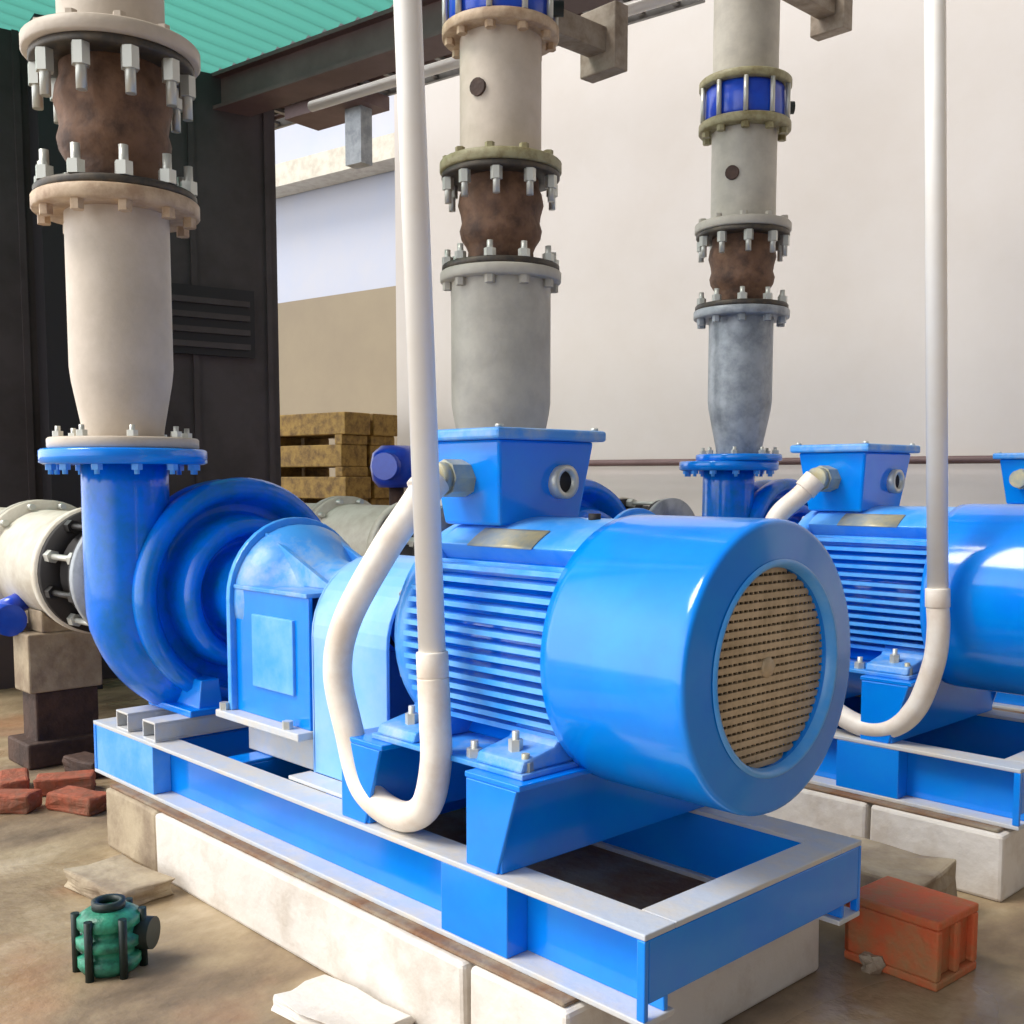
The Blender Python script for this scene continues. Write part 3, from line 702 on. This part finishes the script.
# orange hollow block
ob = empty('hollow_block', (-1.39, 2.84, FZ), 'orange red block lying on floor past the right end of plinth', 'block')
m_ = Matrix.Rotation(-.05, 4, 'Z')
bl = MB(); 
for (a, b, c, d, e, f) in ((-.14,.14,-.11,.11,0,.025),(-.14,.14,-.11,.11,.165,.19),(-.14,.14,-.11,-.085,.025,.165),(-.14,.14,.085,.11,.025,.165),(-.14,.14,-.012,.012,.025,.165),(-.14,-.12,-.11,.11,.025,.165)): bl.box(a,b,c,d,e,f,m_)
bl.build('shell', 'orange', ob, .006)
MB().box(.08,.12,-.085,.085,.025,.165,m_).build('inner_web', 'orange', ob, .004)
ragged('stone', -1.44, 2.73, .05, .05, .045, .3, 'stone', 'small pale stone beside the orange block', 'stone', bv=.015)
# concrete lump beyond the orange block
ragged('concrete_lump', -1.62, 3.12, .34, .30, .17, .1, 'concrete_tan', 'dusty concrete lump behind the orange block, near middle plinth', 'concrete lump')
# green valve body
g = empty('green_fitting', (-2.9, 1.2, FZ), 'small green ribbed cast fitting on the floor, lower left', 'fitting')
gm = MB()
gm.lathe([(0,.005),(.075,.005),(.085,.02),(.085,.045),(.07,.05),(.07,.07),(.088,.075),(.088,.10),(.07,.105),(.07,.125),(.084,.13),(.084,.155),(.06,.17),(.04,.175),(0,.175)], (0,0,0), 'z', 24)
gm.build('body', 'green', g)
MB().lathe([(.03,.17),(.045,.17),(.045,.195),(.03,.195)], (0,0,0), 'z', 20, closed=True).build('collar', 'greendark', g)
for k in range(6):
    a = k*PI/3; MB().cyl((.088*math.cos(a),.088*math.sin(a),0),(.088*math.cos(a),.088*math.sin(a),.165),.012,8).build('bolt', 'greendark', g)
MB().cyl((.0,.05,.09),(.06,.10,.09),.045,18,caps=True).build('side_outlet', 'greendark', g)
# bricks at left
random.seed(11)
bn = 0
desc = ['broken red brick nearest the left end of the blue frame','reddish brick leaning in rubble at the left edge','brown brick at back of the rubble heap left','small orange brick piece in the rubble at left','flat red brick half under rubble left of frame','dark red brick beyond the rubble heap left']
for i, (x, y, rz) in enumerate(((-4.42,1.72,.4),(-4.72,1.78,1.1),(-4.95,1.98,.2),(-4.62,1.5,.8),(-4.88,1.62,-.3),(-4.72,2.12,.6))):
    ragged('brick', x, y, .24, .12, .075, rz, 'brick' if i != 2 else 'brown', desc[i], 'brick', amt=.008, group='bricks in the rubble at left')
ragged('rubble_slab', -4.95, 2.4, .7, .26, .16, .3, 'brown', 'brown rusty slab lying under the suction pipe at left', 'slab')
# timber stack seen through the opening
for lvl in range(7):
    for j in range(2):
        p = 10.2*F+(306-512)/1094*10.2*R
        mt_ = frame_mtx(p, W)
        o = MB().box(-.54+.05*(lvl%2), .62-.04*j, sgn*j*.36, sgn*(j*.36+.32), FZ+.02+lvl*.29, FZ+.02+lvl*.29+.2, mt_)
        o.box(-.5,-.4, sgn*j*.36, sgn*(j*.36+.32), FZ+lvl*.29-(.07 if lvl else -.0), FZ+.02+lvl*.29, mt_).box(.4,.5, sgn*j*.36, sgn*(j*.36+.32), FZ+lvl*.29-(.07 if lvl else -.0), FZ+.02+lvl*.29, mt_)
        q = o.build('timber_pallet', 'wood', None, .01)
        tag(q, 'yellow brown timber bundle in the %s stack in the opening, %s' % (('front','rear')[j], ('on the floor','second from the floor','third from the floor','halfway up','third from the top','second from the top','topmost')[lvl]), 'timber', 'timber bundles stacked in the opening')
# blue valve handwheel body near (390,465)
vb = empty('blue_valve', (-5.95, 4.53, FZ), 'small blue round valve head left of the white conduit, behind looped hose', 'valve')
MB().cyl((0,0,0),(0,0,1.33),.05,16).build('post', 'brown', vb)
MB().lathe([(0,1.3),(.12,1.3),(.16,1.35),(.175,1.44),(.16,1.53),(.10,1.58),(0,1.58)], (0,0,0), 'z', 28).build('head', 'valve_blue', vb)
MB().cyl((.0,0,1.44),(.12,-.19,1.44),.09,18).build('side_cover', 'valve_blue', vb)
# ------------------------------------------------------------------ light
w = bpy.data.worlds.new('World'); sc.world = w; w.use_nodes = True
nt = w.node_tree; bg = nt.nodes['Background']
bg.inputs['Color'].default_value = (.95,.97,1,1)
def N(t, **k):
    n = nt.nodes.new(t)
    for a, v in k.items(): setattr(n, a, v)
    return n
tc = N('ShaderNodeTexCoord'); sx = N('ShaderNodeSeparateXYZ'); nt.links.new(tc.outputs['Generated'], sx.inputs[0])
dt = N('ShaderNodeVectorMath', operation='DOT_PRODUCT'); dt.inputs[1].default_value = (-.6,-.8,0); nt.links.new(tc.outputs['Generated'], dt.inputs[0])
def mrange(src, a, b, c, d):
    n = N('ShaderNodeMapRange'); n.interpolation_type = 'SMOOTHSTEP'
    for i_, v in enumerate((a,b,c,d)): n.inputs[i_+1].default_value = v
    nt.links.new(src, n.inputs[0]); return n.outputs[0]
def mth(op, a, b):
    n = N('ShaderNodeMath', operation=op)
    for i_, v in enumerate((a, b)):
        if isinstance(v, (int, float)): n.inputs[i_].default_value = v
        else: nt.links.new(v, n.inputs[i_])
    return n.outputs[0]
side = mrange(dt.outputs['Value'], .1, .8, 0, 1)
up = mrange(sx.outputs['Z'], -.17, -.13, .25, 1)
low = mrange(sx.outputs['Z'], .35, .75, 1, .2)
tot = mth('MULTIPLY', mth('ADD', mth('MULTIPLY', mth('MULTIPLY', side, low), 3.4), .26), up)
nt.links.new(tot, bg.inputs['Strength'])
sun = bpy.data.lights.new('sun', 'SUN'); sun.energy = 4.0; sun.angle = .45; sun.color = (1,.96,.9)
so = bpy.data.objects.new('sun', sun); col.objects.link(so)
sd = Vector((.42, .68, -1.0)).normalized()      # direction the light travels
so.rotation_euler = sd.to_track_quat('-Z', 'Y').to_euler()

# ------------------------------------------------------------------ camera
cam = bpy.data.cameras.new('camera'); co = bpy.data.objects.new('camera', cam); col.objects.link(co)
cam.sensor_width = 36; cam.lens = 36*1094/1024; cam.clip_end = 100
TH = math.radians(5)
co.location = (0, 0, CZ)
d = F*math.cos(TH)+Vector((0,0,-math.sin(TH)))
co.rotation_euler = d.to_track_quat('-Z', 'Y').to_euler()
cam.shift_y = (1094*math.tan(TH)-32)/1024
sc.camera = co
vs = sc.view_settings; vs.view_transform = 'Standard'; vs.look = 'None'; vs.exposure = -.38; vs.gamma = 1; vs.use_curve_mapping = False
